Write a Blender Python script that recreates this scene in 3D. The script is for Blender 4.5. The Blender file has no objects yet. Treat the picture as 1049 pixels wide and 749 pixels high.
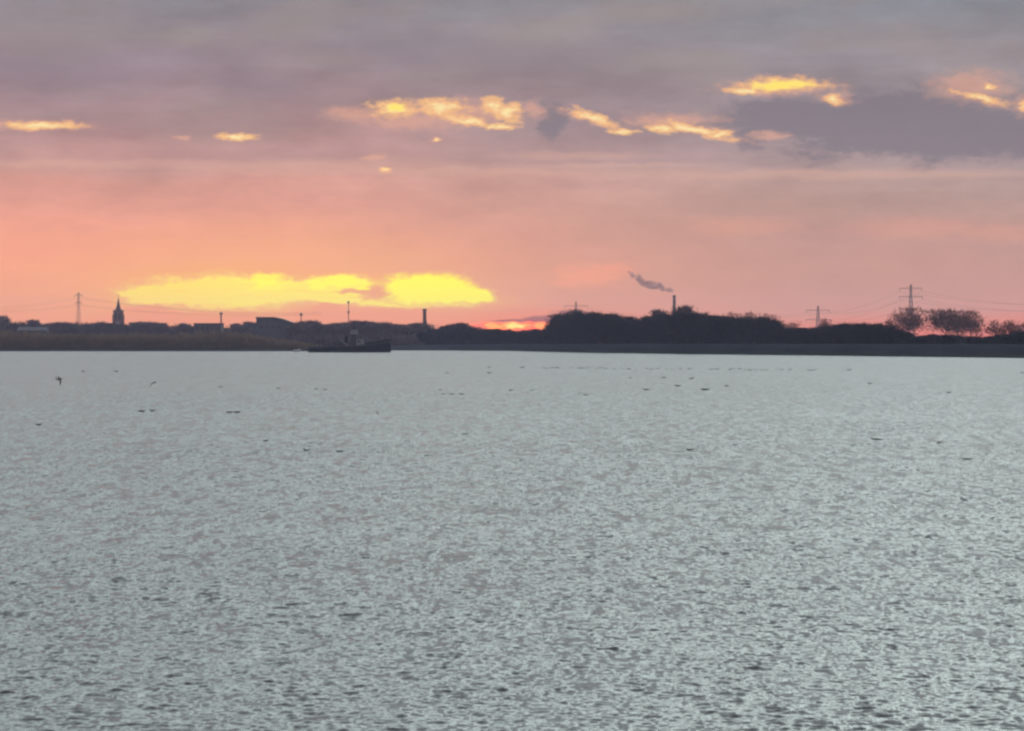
import bpy, math, random
import numpy as np
from mathutils import Vector, Matrix

random.seed(11)
rng = np.random.default_rng(11)
scene = bpy.context.scene
COL = scene.collection

# ------------------------------------------------------------------ scale
F = 2975.0          # focal length in photograph pixels (about 20 degrees wide)
CX, HY = 524.5, 350.0
CAMH = 4.0


def wx(px, d):
    return (px - CX) / F * d


def wz(py, d):
    return CAMH + (HY - py) / F * d


def lin(c):
    out = []
    for v in c[:3]:
        v = v / 255.0
        out.append(v / 12.92 if v <= 0.04045 else ((v + 0.055) / 1.055) ** 2.4)
    return tuple(out) + (1.0,)


# ------------------------------------------------------------------ node helpers
class Nodes:
    def __init__(self, tree):
        self.t = tree
        tree.nodes.clear()

    def n(self, typ, **kw):
        node = self.t.nodes.new(typ)
        for k, v in kw.items():
            setattr(node, k, v)
        return node

    def put(self, sock, val):
        if isinstance(val, bpy.types.NodeSocket):
            self.t.links.new(val, sock)
        else:
            sock.default_value = val

    def m(self, op, a, b=None, c=None, clamp=False):
        nd = self.n('ShaderNodeMath', operation=op, use_clamp=clamp)
        self.put(nd.inputs[0], a)
        if b is not None:
            self.put(nd.inputs[1], b)
        if c is not None:
            self.put(nd.inputs[2], c)
        return nd.outputs[0]

    def v(self, op, a, b=None, c=None):
        nd = self.n('ShaderNodeVectorMath', operation=op)
        self.put(nd.inputs[0], a)
        if b is not None:
            if op == 'SCALE':
                self.put(nd.inputs['Scale'], b)
            else:
                self.put(nd.inputs[1], b)
        if c is not None:
            self.put(nd.inputs[2], c)
        return nd.outputs['Value'] if op in ('LENGTH', 'DOT_PRODUCT', 'DISTANCE') else nd.outputs['Vector']

    def noise(self, vec, scale=1.0, detail=2.0, rough=0.5, color=False):
        nd = self.n('ShaderNodeTexNoise')
        self.put(nd.inputs['Vector'], vec)
        nd.inputs['Scale'].default_value = scale
        nd.inputs['Detail'].default_value = detail
        nd.inputs['Roughness'].default_value = rough
        return nd.outputs['Color'] if color else nd.outputs['Fac']

    def step(self, x, lo, hi, a=0.0, b=1.0):
        nd = self.n('ShaderNodeMapRange', interpolation_type='SMOOTHSTEP')
        self.put(nd.inputs['Value'], x)
        nd.inputs['From Min'].default_value = lo
        nd.inputs['From Max'].default_value = hi
        nd.inputs['To Min'].default_value = a
        nd.inputs['To Max'].default_value = b
        return nd.outputs['Result']

    def mix(self, f, a, b, blend='MIX'):
        nd = self.n('ShaderNodeMix', data_type='RGBA', blend_type=blend)
        self.put(nd.inputs['Factor'], f)
        self.put(nd.inputs['A'], a) if False else None
        ia = [s for s in nd.inputs if s.type == 'RGBA']
        self.put(ia[0], a)
        self.put(ia[1], b)
        return [s for s in nd.outputs if s.type == 'RGBA'][0]

    def ramp(self, fac, stops):
        nd = self.n('ShaderNodeValToRGB')
        cr = nd.color_ramp
        cr.interpolation = 'LINEAR'
        stops = sorted(stops, key=lambda s: s[0])
        cr.elements[0].position, cr.elements[0].color = stops[0]
        cr.elements[1].position, cr.elements[1].color = stops[-1]
        for p, c in stops[1:-1]:
            e = cr.elements.new(p)
            e.color = c
        self.put(nd.inputs[0], fac)
        return nd.outputs['Color']


# ------------------------------------------------------------------ world: evening sky
SUN_AZ = math.atan((540 - CX) / F)      # the sun stands just right of the middle, on the treeline
SUN_EL = math.radians(0.05)       # all but down, behind the trees

world = bpy.data.worlds.new("World")
scene.world = world
world.use_nodes = True
W = Nodes(world.node_tree)
tc = W.n('ShaderNodeTexCoord').outputs['Generated']
sep = W.n('ShaderNodeSeparateXYZ')
W.put(sep.inputs[0], tc)
az = W.m('ARCTAN2', sep.outputs[0], sep.outputs[1])
el = W.m('ARCSINE', sep.outputs[2])
U = W.m('MULTIPLY', az, F)              # azimuth and elevation in units of 1/F radian
V = W.m('MULTIPLY', el, F)
comb = W.n('ShaderNodeCombineXYZ')
W.put(comb.inputs[0], U)
W.put(comb.inputs[1], V)
P = comb.outputs[0]


def uu(px):
    return F * math.atan((px - CX) / F)


def vv(py):
    return F * math.atan((HY - py) / F)


def coords(fx, fy, off=0.0):
    return W.v('MULTIPLY_ADD', P, (fx, fy, 0.0), (off, off * 1.7, off * 0.3))


left = [(350, (245, 138, 112)), (332, (252, 158, 122)), (300, (253, 168, 132)), (262, (249, 164, 138)), (222, (238, 161, 143)),
        (185, (222, 157, 144)), (172, (212, 160, 150)), (164, (200, 152, 147)), (150, (196, 150, 146)), (135, (184, 144, 144)),
        (112, (170, 140, 143)), (85, (160, 138, 144)), (60, (152, 136, 145)), (25, (147, 140, 147)), (0, (143, 140, 148)), (-10, (142, 140, 148))]
right = [(350, (255, 104, 76)), (339, (250, 130, 100)), (318, (226, 152, 134)), (290, (210, 153, 140)), (250, (198, 153, 144)),
         (205, (186, 153, 145)), (182, (180, 152, 146)), (172, (168, 146, 145)), (150, (160, 143, 146)), (125, (152, 140, 147)),
         (80, (152, 145, 149)), (40, (147, 145, 150)), (0, (138, 143, 151)), (-10, (138, 143, 151))]
wob = W.noise(coords(1 / 260, 1 / 70, 3.0), 1.0, 3.0, 0.5)
Vw = W.m('MULTIPLY_ADD', W.m('SUBTRACT', wob, 0.5), 46.0, V)
T = W.m('DIVIDE', Vw, 360.0, clamp=True)
cl = W.ramp(T, [((350 - y) / 360.0, lin(c)) for y, c in left])
cr_ = W.ramp(T, [((350 - y) / 360.0, lin(c)) for y, c in right])
sky = W.mix(W.step(U, uu(60), uu(960)), cl, cr_)

# soft mottling of the overcast deck, stretched along the horizon
n1 = W.noise(coords(1 / 210, 1 / 60, 11.0), 1.0, 4.0, 0.52)
n2 = W.noise(coords(1 / 330, 1 / 16, 27.0), 1.0, 3.0, 0.5)
up = W.step(V, 60, 230)
g1 = W.m('MULTIPLY_ADD', W.m('MULTIPLY', W.m('SUBTRACT', n1, 0.5), up), 0.85, 1.0)
g2 = W.m('MULTIPLY_ADD', W.m('MULTIPLY', W.m('SUBTRACT', n2, 0.5), W.step(V, 90, 190)), 0.26, 1.0)
sky = W.v('SCALE', sky, W.m('MULTIPLY', g1, g2))
n4 = W.noise(coords(1 / 62, 1 / 26, 61.0), 1.0, 5.0, 0.62)
sky = W.v('SCALE', sky, W.m('MULTIPLY_ADD', W.m('MULTIPLY', W.m('SUBTRACT', n4, 0.5), W.step(V, 20, 200, 0.25, 1.0)), 0.46, 1.0))
n3 = W.noise(coords(1 / 160, 1 / 50, 41.0), 1.0, 3.0, 0.5)
warmth = W.m('MULTIPLY', W.step(n3, 0.42, 0.66), W.step(V, 150, 260, 0.0, 0.42))
sky = W.mix(warmth, sky, lin((161, 150, 146)))

warpN = W.noise(coords(1 / 46, 1 / 17, 5.0), 1.0, 4.0, 0.6, color=True)
warp = W.v('MULTIPLY', W.v('SUBTRACT', warpN, (0.5, 0.5, 0.5)), (34.0, 13.0, 0.0))
PW = W.v('ADD', P, warp)
warp2 = W.v('MULTIPLY', W.v('SUBTRACT', warpN, (0.5, 0.5, 0.5)), (38.0, 11.0, 0.0))
fineN = W.noise(coords(1 / 13, 1 / 6, 15.0), 1.0, 4.0, 0.6, color=True)
warp3 = W.v('MULTIPLY', W.v('SUBTRACT', fineN, (0.5, 0.5, 0.5)), (14.0, 6.0, 0.0))
PW2 = W.v('ADD', W.v('ADD', P, warp2), warp3)


def sheared(p, k):
    s = W.n('ShaderNodeSeparateXYZ')
    W.put(s.inputs[0], p)
    c = W.n('ShaderNodeCombineXYZ')
    W.put(c.inputs[0], s.outputs[0])
    W.put(c.inputs[1], W.m('MULTIPLY_ADD', s.outputs[0], k, s.outputs[1]))
    return c.outputs[0]


SH = 0.25
PW2s = sheared(PW2, SH)


def union(p, ells, shear=0.0):
    out = None
    for (px, py, rx, ry) in ells:
        u0, v0 = uu(px), vv(py) + shear * uu(px)
        d = W.v('LENGTH', W.v('MULTIPLY_ADD', p, (1 / rx, 1 / ry, 0.0), (-u0 / rx, -v0 / ry, 0.0)))
        out = d if out is None else W.m('SMOOTH_MIN', out, d, 0.12)
    return out


ragged = W.noise(coords(1 / 11, 1 / 6, 9.0), 1.0, 4.0, 0.6)
rg = W.m('SUBTRACT', ragged, 0.5)
# bluish heavier cloud on the right and smaller shreds
dk = union(PW, [(826, 122, 108, 24), (960, 134, 150, 36), (768, 141, 14, 16), (566, 122, 16, 20)])
dk = W.m('ADD', W.m('ADD', dk, W.m('MULTIPLY', rg, 0.7)), W.m('MULTIPLY', W.m('SUBTRACT', n4, 0.5), 2.2))
sky = W.mix(W.step(dk, 1.25, 0.65, 0.0, 0.82), sky, lin((127, 122, 132)))
dk2 = union(PW, [(70, 74, 120, 26), (470, 55, 170, 22), (260, 90, 60, 14)])
sky = W.mix(W.step(W.m('ADD', dk2, W.m('MULTIPLY', rg, 0.6)), 1.5, 0.2, 0.0, 0.34), sky, lin((134, 125, 140)))
# pale lines along the underside of the deck
ln = union(PW, [(180, 170, 260, 5), (470, 176, 240, 5), (860, 180, 320, 5), (590, 160, 80, 5), (630, 170, 90, 3)])
sky = W.mix(W.step(ln, 1.5, 0.3, 0.0, 0.34), sky, lin((226, 178, 160)))
gr = union(PW, [(700, 60, 60, 10), (700, 12, 80, 9), (196, 36, 26, 12), (560, 30, 60, 22), (330, 60, 70, 12)])
sky = W.mix(W.step(gr, 1.5, 0.2, 0.0, 0.3), sky, lin((168, 158, 152)))
pk = union(PW, [(605, 282, 34, 13), (760, 232, 60, 10), (940, 235, 70, 11), (1020, 240, 60, 9)])
sky = W.mix(W.step(W.m('ADD', pk, W.m('MULTIPLY', rg, 0.9)), 1.6, 0.2, 0.0, 0.28), sky, lin((250, 166, 140)))

pk2 = union(PW2, [(602, 284, 34, 11), (628, 277, 24, 8), (580, 290, 18, 5)])
sky = W.mix(W.step(W.m('ADD', pk2, W.m('MULTIPLY', rg, 1.4)), 1.6, 0.2, 0.0, 0.7), sky, lin((253, 164, 134)))
# warm glow round the opening above the horizon
gl = union(P, [(285, 296, 300, 84)])
sky = W.mix(W.step(gl, 1.1, 0.15, 0.0, 0.62), sky, lin((255, 184, 128)))
gl2 = union(P, [(530, 338, 110, 26)])
sky = W.mix(W.step(gl2, 1.2, 0.1, 0.0, 0.75), sky, lin((255, 128, 80)))

# the wide yellow opening: paler part on the left, glaring part on the right
pale = union(PW2, [(228, 300, 78, 17), (164, 302, 40, 10), (310, 299, 60, 12), (352, 291, 30, 8), (340, 305, 50, 6), (430, 309, 62, 6)])
pale = W.m('ADD', pale, W.m('MULTIPLY', rg, W.step(U, uu(140), uu(330), 0.9, 0.55)))
sky = W.mix(W.step(pale, 2.3, 0.95, 0.0, 0.6), sky, lin((255, 176, 100)))
sky = W.mix(W.step(pale, 1.55, 0.85, 0.0, 0.9), sky, lin((255, 206, 120)))
palec = W.mix(W.step(U, uu(150), uu(300)), lin((255, 222, 112)), lin((255, 232, 106)))
strk = W.noise(coords(1 / 70, 1 / 5, 83.0), 1.0, 3.0, 0.55)
palec = W.mix(W.step(strk, 0.52, 0.72, 0.0, 0.5), palec, lin((255, 206, 112)))
sky = W.mix(W.step(pale, 1.15, 0.76), sky, W.v('MULTIPLY', palec, (1.12, 1.16, 0.8)))
spots = union(PW2, [(353, 290, 30, 8), (272, 289, 24, 10), (328, 292, 13, 7)])
spots = W.m('ADD', spots, W.m('MULTIPLY', rg, 1.3))
sky = W.mix(W.step(spots, 1.3, 0.25, 0.0, 0.95), sky, (1.14, 1.10, 0.05, 1))
hot = union(PW2, [(440, 297, 52, 16), (484, 303, 25, 9)])
hot = W.m('ADD', hot, W.m('MULTIPLY', rg, 0.5))
sky = W.mix(W.step(hot, 1.3, 0.95, 0.0, 0.85), sky, lin((255, 214, 104)))
hotm = W.step(hot, 1.06, 0.76)
sky = W.mix(hotm, sky, (1.16, 1.10, 0.035, 1))
wedge = union(PW2, [(381, 299, 11, 8), (362, 299, 20, 2.4)])
wedge = W.m('ADD', wedge, W.m('MULTIPLY', rg, 0.8))
sky = W.mix(W.step(wedge, 1.35, 0.55, 0.0, 0.85), sky, lin((246, 160, 122)))
low = union(PW2, [(200, 326, 90, 7), (370, 324, 90, 9), (150, 318, 22, 5), (338, 315, 18, 4)])
low = W.m('ADD', low, W.m('MULTIPLY', rg, 0.6))
sky = W.mix(W.step(low, 1.4, 0.6, 0.0, 0.6), sky, lin((250, 148, 116)))

# small breaks higher up
faint = union(PW2, [(42, 131, 46, 5), (183, 142, 7, 2.2), (362, 118, 26, 7), (420, 124, 40, 9), (382, 162, 10, 3), (398, 175, 9, 2.6), (445, 143, 5, 2.5), (470, 115, 60, 12), (545, 112, 12, 8),
                    (690, 124, 40, 6), (790, 139, 16, 4), (802, 90, 48, 8), (856, 102, 16, 6), (996, 92, 34, 14), (1046, 112, 9, 9), (1012, 92, 6, 4)])
faint = W.m('MINIMUM', faint, union(PW2s, [(608, 122, 32, 6), (712, 131, 46, 5), (1004, 105, 30, 5)], SH))
faint = W.m('ADD', faint, W.m('MULTIPLY', rg, 1.5))
sky = W.mix(W.step(faint, 1.75, 0.25, 0.0, 0.60), sky, lin((236, 176, 150)))
core = union(PW2, [(46, 131.5, 31, 3.6), (246, 141, 14, 3.2), (404, 111, 22, 7), (452, 110, 18, 7), (502, 108, 11, 7), (520, 115, 10, 8), (512, 129, 13, 3), (640, 136, 11, 2.6), (681, 132, 12, 4),
                   (738, 138, 12, 3), (802, 88, 34, 5.5), (768, 94, 14, 4), (854, 103, 8, 4), (1012, 92, 4, 3), (1047, 113, 5, 5), (398, 175, 7, 1.8), (445, 143, 3.4, 1.6)])
core = W.m('MINIMUM', core, union(PW2s, [(610, 121, 21, 5.2), (716, 133, 28, 3.4), (480, 124, 20, 4), (1004, 104, 22, 3)], SH))
corer = W.m('ADD', core, W.m('MULTIPLY', rg, 1.9))
sky = W.mix(W.step(corer, 1.75, 0.75, 0.0, 0.88), sky, lin((255, 196, 132)))
sky = W.mix(W.step(corer, 1.0, 0.1, 0.0, 0.95), sky, (1.05, 0.86, 0.42, 1))
glare = union(PW2, [(803, 88, 31, 5), (406, 110, 15, 5)])
glare = W.m('ADD', glare, W.m('MULTIPLY', rg, 1.1))
sky = W.mix(W.step(glare, 1.25, 0.4), sky, (1.1, 0.88, 0.17, 1))

# the sun itself: a slit under a low dark red cloud
slit = union(PW2, [(535, 334, 42, 5.4)])
sky = W.mix(W.step(slit, 1.5, 0.6, 0.0, 0.95), sky, (1.9, 0.12, 0.0, 1))
shred = union(PW2, [(530, 328.5, 26, 1.8), (556, 327, 22, 3.2), (582, 325, 24, 6)])
shred = W.m('ADD', shred, W.m('MULTIPLY', rg, 0.7))
sky = W.mix(W.step(shred, 1.35, 0.75, 0.0, 0.9), sky, lin((150, 62, 58)))
disc = union(PW2, [(526, 334.0, 15, 3.8), (505, 334, 8, 3.2), (553, 334.3, 8, 3.6), (562, 334.5, 5, 3.2)])
sky = W.mix(W.step(disc, 1.4, 0.6), sky, (1.9, 0.50, 0.03, 1))
disc2 = union(PW2, [(526, 334.2, 11, 2.8)])
sky = W.mix(W.step(disc2, 1.2, 0.6), sky, (1.35, 1.0, 0.25, 1))

# unseen higher sky, shaped to light water and banks: cool grey, brighter right
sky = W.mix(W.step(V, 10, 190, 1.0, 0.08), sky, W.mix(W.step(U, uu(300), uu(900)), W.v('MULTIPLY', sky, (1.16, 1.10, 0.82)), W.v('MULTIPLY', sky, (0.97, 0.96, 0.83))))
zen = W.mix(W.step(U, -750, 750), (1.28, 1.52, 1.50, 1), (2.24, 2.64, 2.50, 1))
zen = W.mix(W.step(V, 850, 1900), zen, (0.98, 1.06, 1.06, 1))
zen = W.mix(W.step(V, 2100, 3200), zen, (0.30, 0.32, 0.35, 1))  # overhead dimmed to keep the banks dark
zen = W.mix(W.step(W.m('ABSOLUTE', U), 3000, 6500), zen, (0.36, 0.38, 0.43, 1))   # behind the view: dim level chosen for the light on the banks
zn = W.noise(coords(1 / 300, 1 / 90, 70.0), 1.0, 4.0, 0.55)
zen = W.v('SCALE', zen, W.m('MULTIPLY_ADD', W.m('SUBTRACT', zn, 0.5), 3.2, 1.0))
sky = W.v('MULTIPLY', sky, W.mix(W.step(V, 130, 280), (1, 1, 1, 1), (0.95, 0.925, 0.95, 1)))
sky = W.mix(W.step(V, 352, 430), sky, W.v('SCALE', W.mix(0.68, sky, (0.165, 0.18, 0.205, 1)), 0.78))     # dark band added above the frame to darken flat ripples
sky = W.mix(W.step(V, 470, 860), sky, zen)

nis = W.n('ShaderNodeTexSky', sky_type='NISHITA', sun_disc=False)
nis.sun_elevation = SUN_EL
nis.sun_rotation = SUN_AZ
nis.altitude = 0
bg1 = W.n('ShaderNodeBackground')
W.put(bg1.inputs['Color'], nis.outputs[0])
bg1.inputs['Strength'].default_value = 0.1
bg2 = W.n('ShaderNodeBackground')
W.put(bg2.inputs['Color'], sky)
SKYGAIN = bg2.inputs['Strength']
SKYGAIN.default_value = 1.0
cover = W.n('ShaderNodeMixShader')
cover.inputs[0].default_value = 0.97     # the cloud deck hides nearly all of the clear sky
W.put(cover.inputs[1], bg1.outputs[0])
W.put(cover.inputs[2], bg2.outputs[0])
outw = W.n('ShaderNodeOutputWorld')
W.put(outw.inputs['Surface'], cover.outputs[0])

# ------------------------------------------------------------------ materials


def material(name, base, rough=0.85, var=0.25, scale=1.0, stretch=(1, 1, 1), metallic=0.0):
    matt = rough >= 0.9
    m = bpy.data.materials.new(name)
    m.use_nodes = True
    N = Nodes(m.node_tree)
    b = N.n('ShaderNodeBsdfPrincipled')
    o = N.n('ShaderNodeOutputMaterial')
    pos = N.n('ShaderNodeTexCoord').outputs['Object']
    nz = N.noise(N.v('MULTIPLY', pos, stretch), scale, 4.0, 0.6)
    k = N.m('MULTIPLY_ADD', N.m('SUBTRACT', nz, 0.5), var * 4, 1.0)
    N.put(b.inputs['Base Color'], N.v('SCALE', tuple(base), k))
    b.inputs['Roughness'].default_value = rough
    b.inputs['Metallic'].default_value = metallic
    if matt:
        b.inputs['Specular IOR Level'].default_value = 0.03     # leaf litter, twigs and rubble have no sheen
    N.put(o.inputs['Surface'], b.outputs[0])
    return m


M = {
    'bark': material('bark', (0.055, 0.042, 0.036), 0.9, 0.2, 0.8),
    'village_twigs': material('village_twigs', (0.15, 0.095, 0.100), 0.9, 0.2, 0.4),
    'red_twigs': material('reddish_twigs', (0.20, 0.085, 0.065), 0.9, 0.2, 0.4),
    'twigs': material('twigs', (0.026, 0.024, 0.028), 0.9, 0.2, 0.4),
    'willow': material('willow_twigs', (0.25, 0.175, 0.115), 0.9, 0.25, 0.12),
    'reed': material('dry_reed', (0.16, 0.12, 0.08), 0.9, 0.25, 0.2),
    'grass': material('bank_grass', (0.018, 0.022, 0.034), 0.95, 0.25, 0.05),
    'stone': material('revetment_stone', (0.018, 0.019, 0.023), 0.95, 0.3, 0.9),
    'steel': material('galvanised_steel', (0.12, 0.12, 0.13), 0.6, 0.1, 0.5),
    'cable': material('cable', (0.08, 0.08, 0.085), 0.6, 0.05, 0.1),
    'brick': material('church_brick', (0.20, 0.11, 0.085), 0.9, 0.2, 0.5),
    'slate': material('roof_slate', (0.06, 0.062, 0.07), 0.7, 0.15, 0.5),
    'wall': material('grey_cladding', (0.09, 0.085, 0.10), 0.8, 0.12, 0.2),
    'chimney': material('chimney_brick', (0.16, 0.075, 0.06), 0.9, 0.2, 0.5),
    'concrete': material('chimney_concrete', (0.20, 0.17, 0.16), 0.9, 0.15, 0.3),
    'hull': material('hull_paint', (0.014, 0.013, 0.016), 0.9, 0.25, 0.4),
    'deck': material('deck_paint', (0.055, 0.05, 0.055), 0.7, 0.25, 0.6),
    'cabin': material('cabin_paint', (0.28, 0.265, 0.265), 0.5, 0.1, 0.6),
    'darkcabin': material('dark_cabin_paint', (0.05, 0.045, 0.055), 0.6, 0.15, 0.6),
    'glass': material('window_glass', (0.30, 0.32, 0.34), 0.15, 0.05, 0.5),
    'darkglass': material('dark_window_glass', (0.03, 0.035, 0.04), 0.1, 0.05, 0.5),
    'white': material('white_gelcoat', (0.72, 0.72, 0.72), 0.4, 0.04, 0.8),
    'feather': material('dark_feather', (0.035, 0.032, 0.032), 0.8, 0.2, 6.0),
    'gull': material('grey_brown_feather', (0.060, 0.055, 0.055), 0.8, 0.2, 5.0),
}

# ------------------------------------------------------------------ object helpers


def tag(o, label=None, cat=None, group=None, kind=None):
    if label:
        o['label'] = label
    if cat:
        o['category'] = cat
    if group:
        o['group'] = group
    if kind:
        o['kind'] = kind
    return o


def empty(name, loc, rz=0.0, scale=(1, 1, 1)):
    o = bpy.data.objects.new(name, None)
    COL.objects.link(o)
    o.location = loc
    o.rotation_euler = (0, 0, rz)
    o.scale = scale
    o.empty_display_size = 0.1
    return o


class MB:
    """collects vertices and faces of one part"""

    def __init__(self):
        self.v, self.f = [], []

    def add(self, vs, fs):
        k = len(self.v)
        self.v += [tuple(p) for p in vs]
        self.f += [tuple(i + k for i in f) for f in fs]

    def box(self, x0, x1, y0, y1, z0, z1):
        self.prism([(x0, y0), (x1, y0), (x1, y1), (x0, y1)], z0, z1)

    def prism(self, poly, z0, z1, top=None):
        n = len(poly)
        top = top or poly
        vs = [(x, y, z0) for x, y in poly] + [(x, y, z1) for x, y in top]
        fs = [tuple(range(n))[::-1], tuple(range(n, 2 * n))]
        fs += [(i, (i + 1) % n, n + (i + 1) % n, n + i) for i in range(n)]
        self.add(vs, fs)

    def side_prism(self, poly, y0, y1):          # polygon in x,z extruded along y
        n = len(poly)
        vs = [(x, y0, z) for x, z in poly] + [(x, y1, z) for x, z in poly]
        fs = [tuple(range(n)), tuple(range(n, 2 * n))[::-1]]
        fs += [((i + 1) % n, i, n + i, n + (i + 1) % n) for i in range(n)]
        self.add(vs, fs)

    def tube(self, pts, rad, sides=6, cap=True):
        pts = [Vector(p) for p in pts]
        if not hasattr(rad, '__len__'):
            rad = [rad] * len(pts)
        vs, fs = [], []
        for i, p in enumerate(pts):
            d = (pts[min(i + 1, len(pts) - 1)] - pts[max(i - 1, 0)]).normalized()
            a = d.cross(Vector((0, 0, 1)) if abs(d.z) < 0.9 else Vector((1, 0, 0))).normalized()
            b = d.cross(a)
            for k in range(sides):
                t = 2 * math.pi * k / sides
                vs.append(p + (a * math.cos(t) + b * math.sin(t)) * rad[i])
        for i in range(len(pts) - 1):
            for k in range(sides):
                fs.append((i * sides + k, i * sides + (k + 1) % sides, (i + 1) * sides + (k + 1) % sides, (i + 1) * sides + k))
        if cap:
            fs.append(tuple(range(sides))[::-1])
            fs.append(tuple(range((len(pts) - 1) * sides, len(pts) * sides)))
        self.add(vs, fs)

    def lathe(self, prof, sides=12, cx=0, cy=0):
        vs, fs = [], []
        for r, z in prof:
            for k in range(sides):
                t = 2 * math.pi * k / sides
                vs.append((cx + r * math.cos(t), cy + r * math.sin(t), z))
        for i in range(len(prof) - 1):
            for k in range(sides):
                fs.append((i * sides + k, i * sides + (k + 1) % sides, (i + 1) * sides + (k + 1) % sides, (i + 1) * sides + k))
        fs.append(tuple(range(sides))[::-1])
        fs.append(tuple(range((len(prof) - 1) * sides, len(prof) * sides)))
        self.add(vs, fs)

    def mesh(self, name, mat, smooth=False):
        me = bpy.data.meshes.new(name)
        me.from_pydata(self.v, [], self.f)
        me.materials.append(mat)
        if smooth:
            me.polygons.foreach_set('use_smooth', [True] * len(me.polygons))
        me.update()
        return me

    def build(self, name, mat, parent=None, smooth=False):
        return link(name, self.mesh(name, mat, smooth), parent)


def link(name, me, parent=None):
    o = bpy.data.objects.new(name, me)
    COL.objects.link(o)
    if parent is not None:
        o.parent = parent
    return o


def kids(o):
    return [c for c in bpy.data.objects if c.parent == o]


# ------------------------------------------------------------------ setting: banks and ground
SHORE = [(-420, 1180), (0, 1215), (310, 1205), (400, 1300), (450, 1310), (520, 1235), (600, 1035), (700, 930), (800, 850), (920, 772), (1049, 700), (1400, 560)]
SX = np.array([s[0] for s in SHORE], float)
SD = np.array([s[1] for s in SHORE], float)


def shore(px):
    return float(np.interp(px, SX, SD))


def crest(px):
    return float(np.interp(px, [-400, 330, 440, 560, 700, 1400], [0.9, 1.0, 2.6, 3.2, 3.35, 3.4]))


cols = np.arange(-420, 1401, 4.0)


def profile_mesh(name, mat, prof):
    """prof(px) -> list of (distance, height); one strip sheet following the shore"""
    vs, fs, n = [], [], None
    for c in cols:
        p = prof(c)
        n = len(p)
        for d, z in p:
            vs.append((wx(c, d), d, z))
    for i in range(len(cols) - 1):
        for j in range(n - 1):
            a = i * n + j
            fs.append((a, a + n, a + n + 1, a + 1))
    me = bpy.data.meshes.new(name)
    me.from_pydata(vs, [], fs)
    me.materials.append(mat)
    me.polygons.foreach_set('use_smooth', [True] * len(me.polygons))
    o = link(name, me)
    tag(o, kind='structure')
    return o


def bank_prof(c):
    d, h = shore(c), crest(c)
    w = 1.2 * math.sin(c * 0.11) + 0.8 * math.sin(c * 0.037 + 1)
    return [(d - 4, -0.9), (d + 2 + w, 0.42), (d + 5 + w, 0.62), (d + 10, 0.62 + (h - 0.62) * 0.5), (d + 15, h), (d + 19, h), (d + 30, 1.5), (d + 120, 1.5), (2100, 1.5), (4550, 1.5)]


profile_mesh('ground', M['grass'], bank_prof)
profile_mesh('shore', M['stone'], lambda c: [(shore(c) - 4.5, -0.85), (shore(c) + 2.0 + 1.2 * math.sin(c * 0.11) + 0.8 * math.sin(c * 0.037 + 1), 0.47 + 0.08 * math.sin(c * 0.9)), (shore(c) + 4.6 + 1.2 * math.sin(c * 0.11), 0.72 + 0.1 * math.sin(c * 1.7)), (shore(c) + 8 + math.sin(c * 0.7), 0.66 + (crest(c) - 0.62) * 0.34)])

# ------------------------------------------------------------------ setting: river
RMS = 0.148
RIP = 0.75
wm = bpy.data.materials.new('river_water')
wm.use_nodes = True
N = Nodes(wm.node_tree)
pos = N.n('ShaderNodeNewGeometry').outputs['Position']


def wn(sx, sy, off, detail=1.5, rough=0.5):
    return N.v('SUBTRACT', N.noise(N.v('MULTIPLY_ADD', pos, (sx, sy, 0), (off, off, off)), 1.0, detail, rough, color=True), (0.5, 0.5, 0.5))


# the wave mesh carries everything down to its own cell size; what is finer comes as roughness and a fine ripple
chop = N.n('ShaderNodeAttribute', attribute_name='chop').outputs['Fac']
s1 = N.v('MULTIPLY', wn(11.0, 4.0, 3, 2.0), (RIP, RIP, 0))
s2 = N.v('MULTIPLY', wn(3.0, 0.5, 17), (1.0, 1.2, 0))
s3 = N.v('MULTIPLY', wn(3.6, 1.8, 29, 2.0), (0.30, 0.50, 0))
s4 = N.v('MULTIPLY', wn(1.1, 0.40, 53, 2.0), (0.12, 0.25, 0))
lane = N.step(N.noise(N.v('MULTIPLY', pos, (0.008, 0.035, 0)), 1.0, 4.0, 0.6), 0.34, 0.64, 0.8, 1.15)
slope = N.v('ADD', N.v('ADD', s3, s4), N.v('SCALE', s2, N.m('MULTIPLY', chop, 4.0)))
nrm_in = N.n('ShaderNodeNewGeometry').outputs['Normal']
tot = N.v('ADD', N.v('SCALE', N.v('ADD', slope, s1), lane), nrm_in)
# normals tilted to the near bank, so ripples reflect high sky, not the glow
sx_ = N.n('ShaderNodeSeparateXYZ')
N.put(sx_.inputs[0], tot)
tilt_y = N.m('SMOOTH_MIN', N.m('SUBTRACT', sx_.outputs[1], 0.045), -0.018, 0.09)
cx_ = N.n('ShaderNodeCombineXYZ')
N.put(cx_.inputs[0], sx_.outputs[0])
N.put(cx_.inputs[1], tilt_y)
N.put(cx_.inputs[2], sx_.outputs[2])
nrm = N.v('NORMALIZE', cx_.outputs[0])
pb = N.n('ShaderNodeBsdfPrincipled')
pb.inputs['Base Color'].default_value = (0.105, 0.108, 0.113, 1)
N.put(pb.inputs['Roughness'], N.m('SQRT', N.m('MULTIPLY_ADD', chop, 0.33, 0.003)))
pb.inputs['IOR'].default_value = 1.333
N.put(pb.inputs['Normal'], nrm)
wo = N.n('ShaderNodeOutputMaterial')
N.put(wo.inputs['Surface'], pb.outputs[0])


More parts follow.
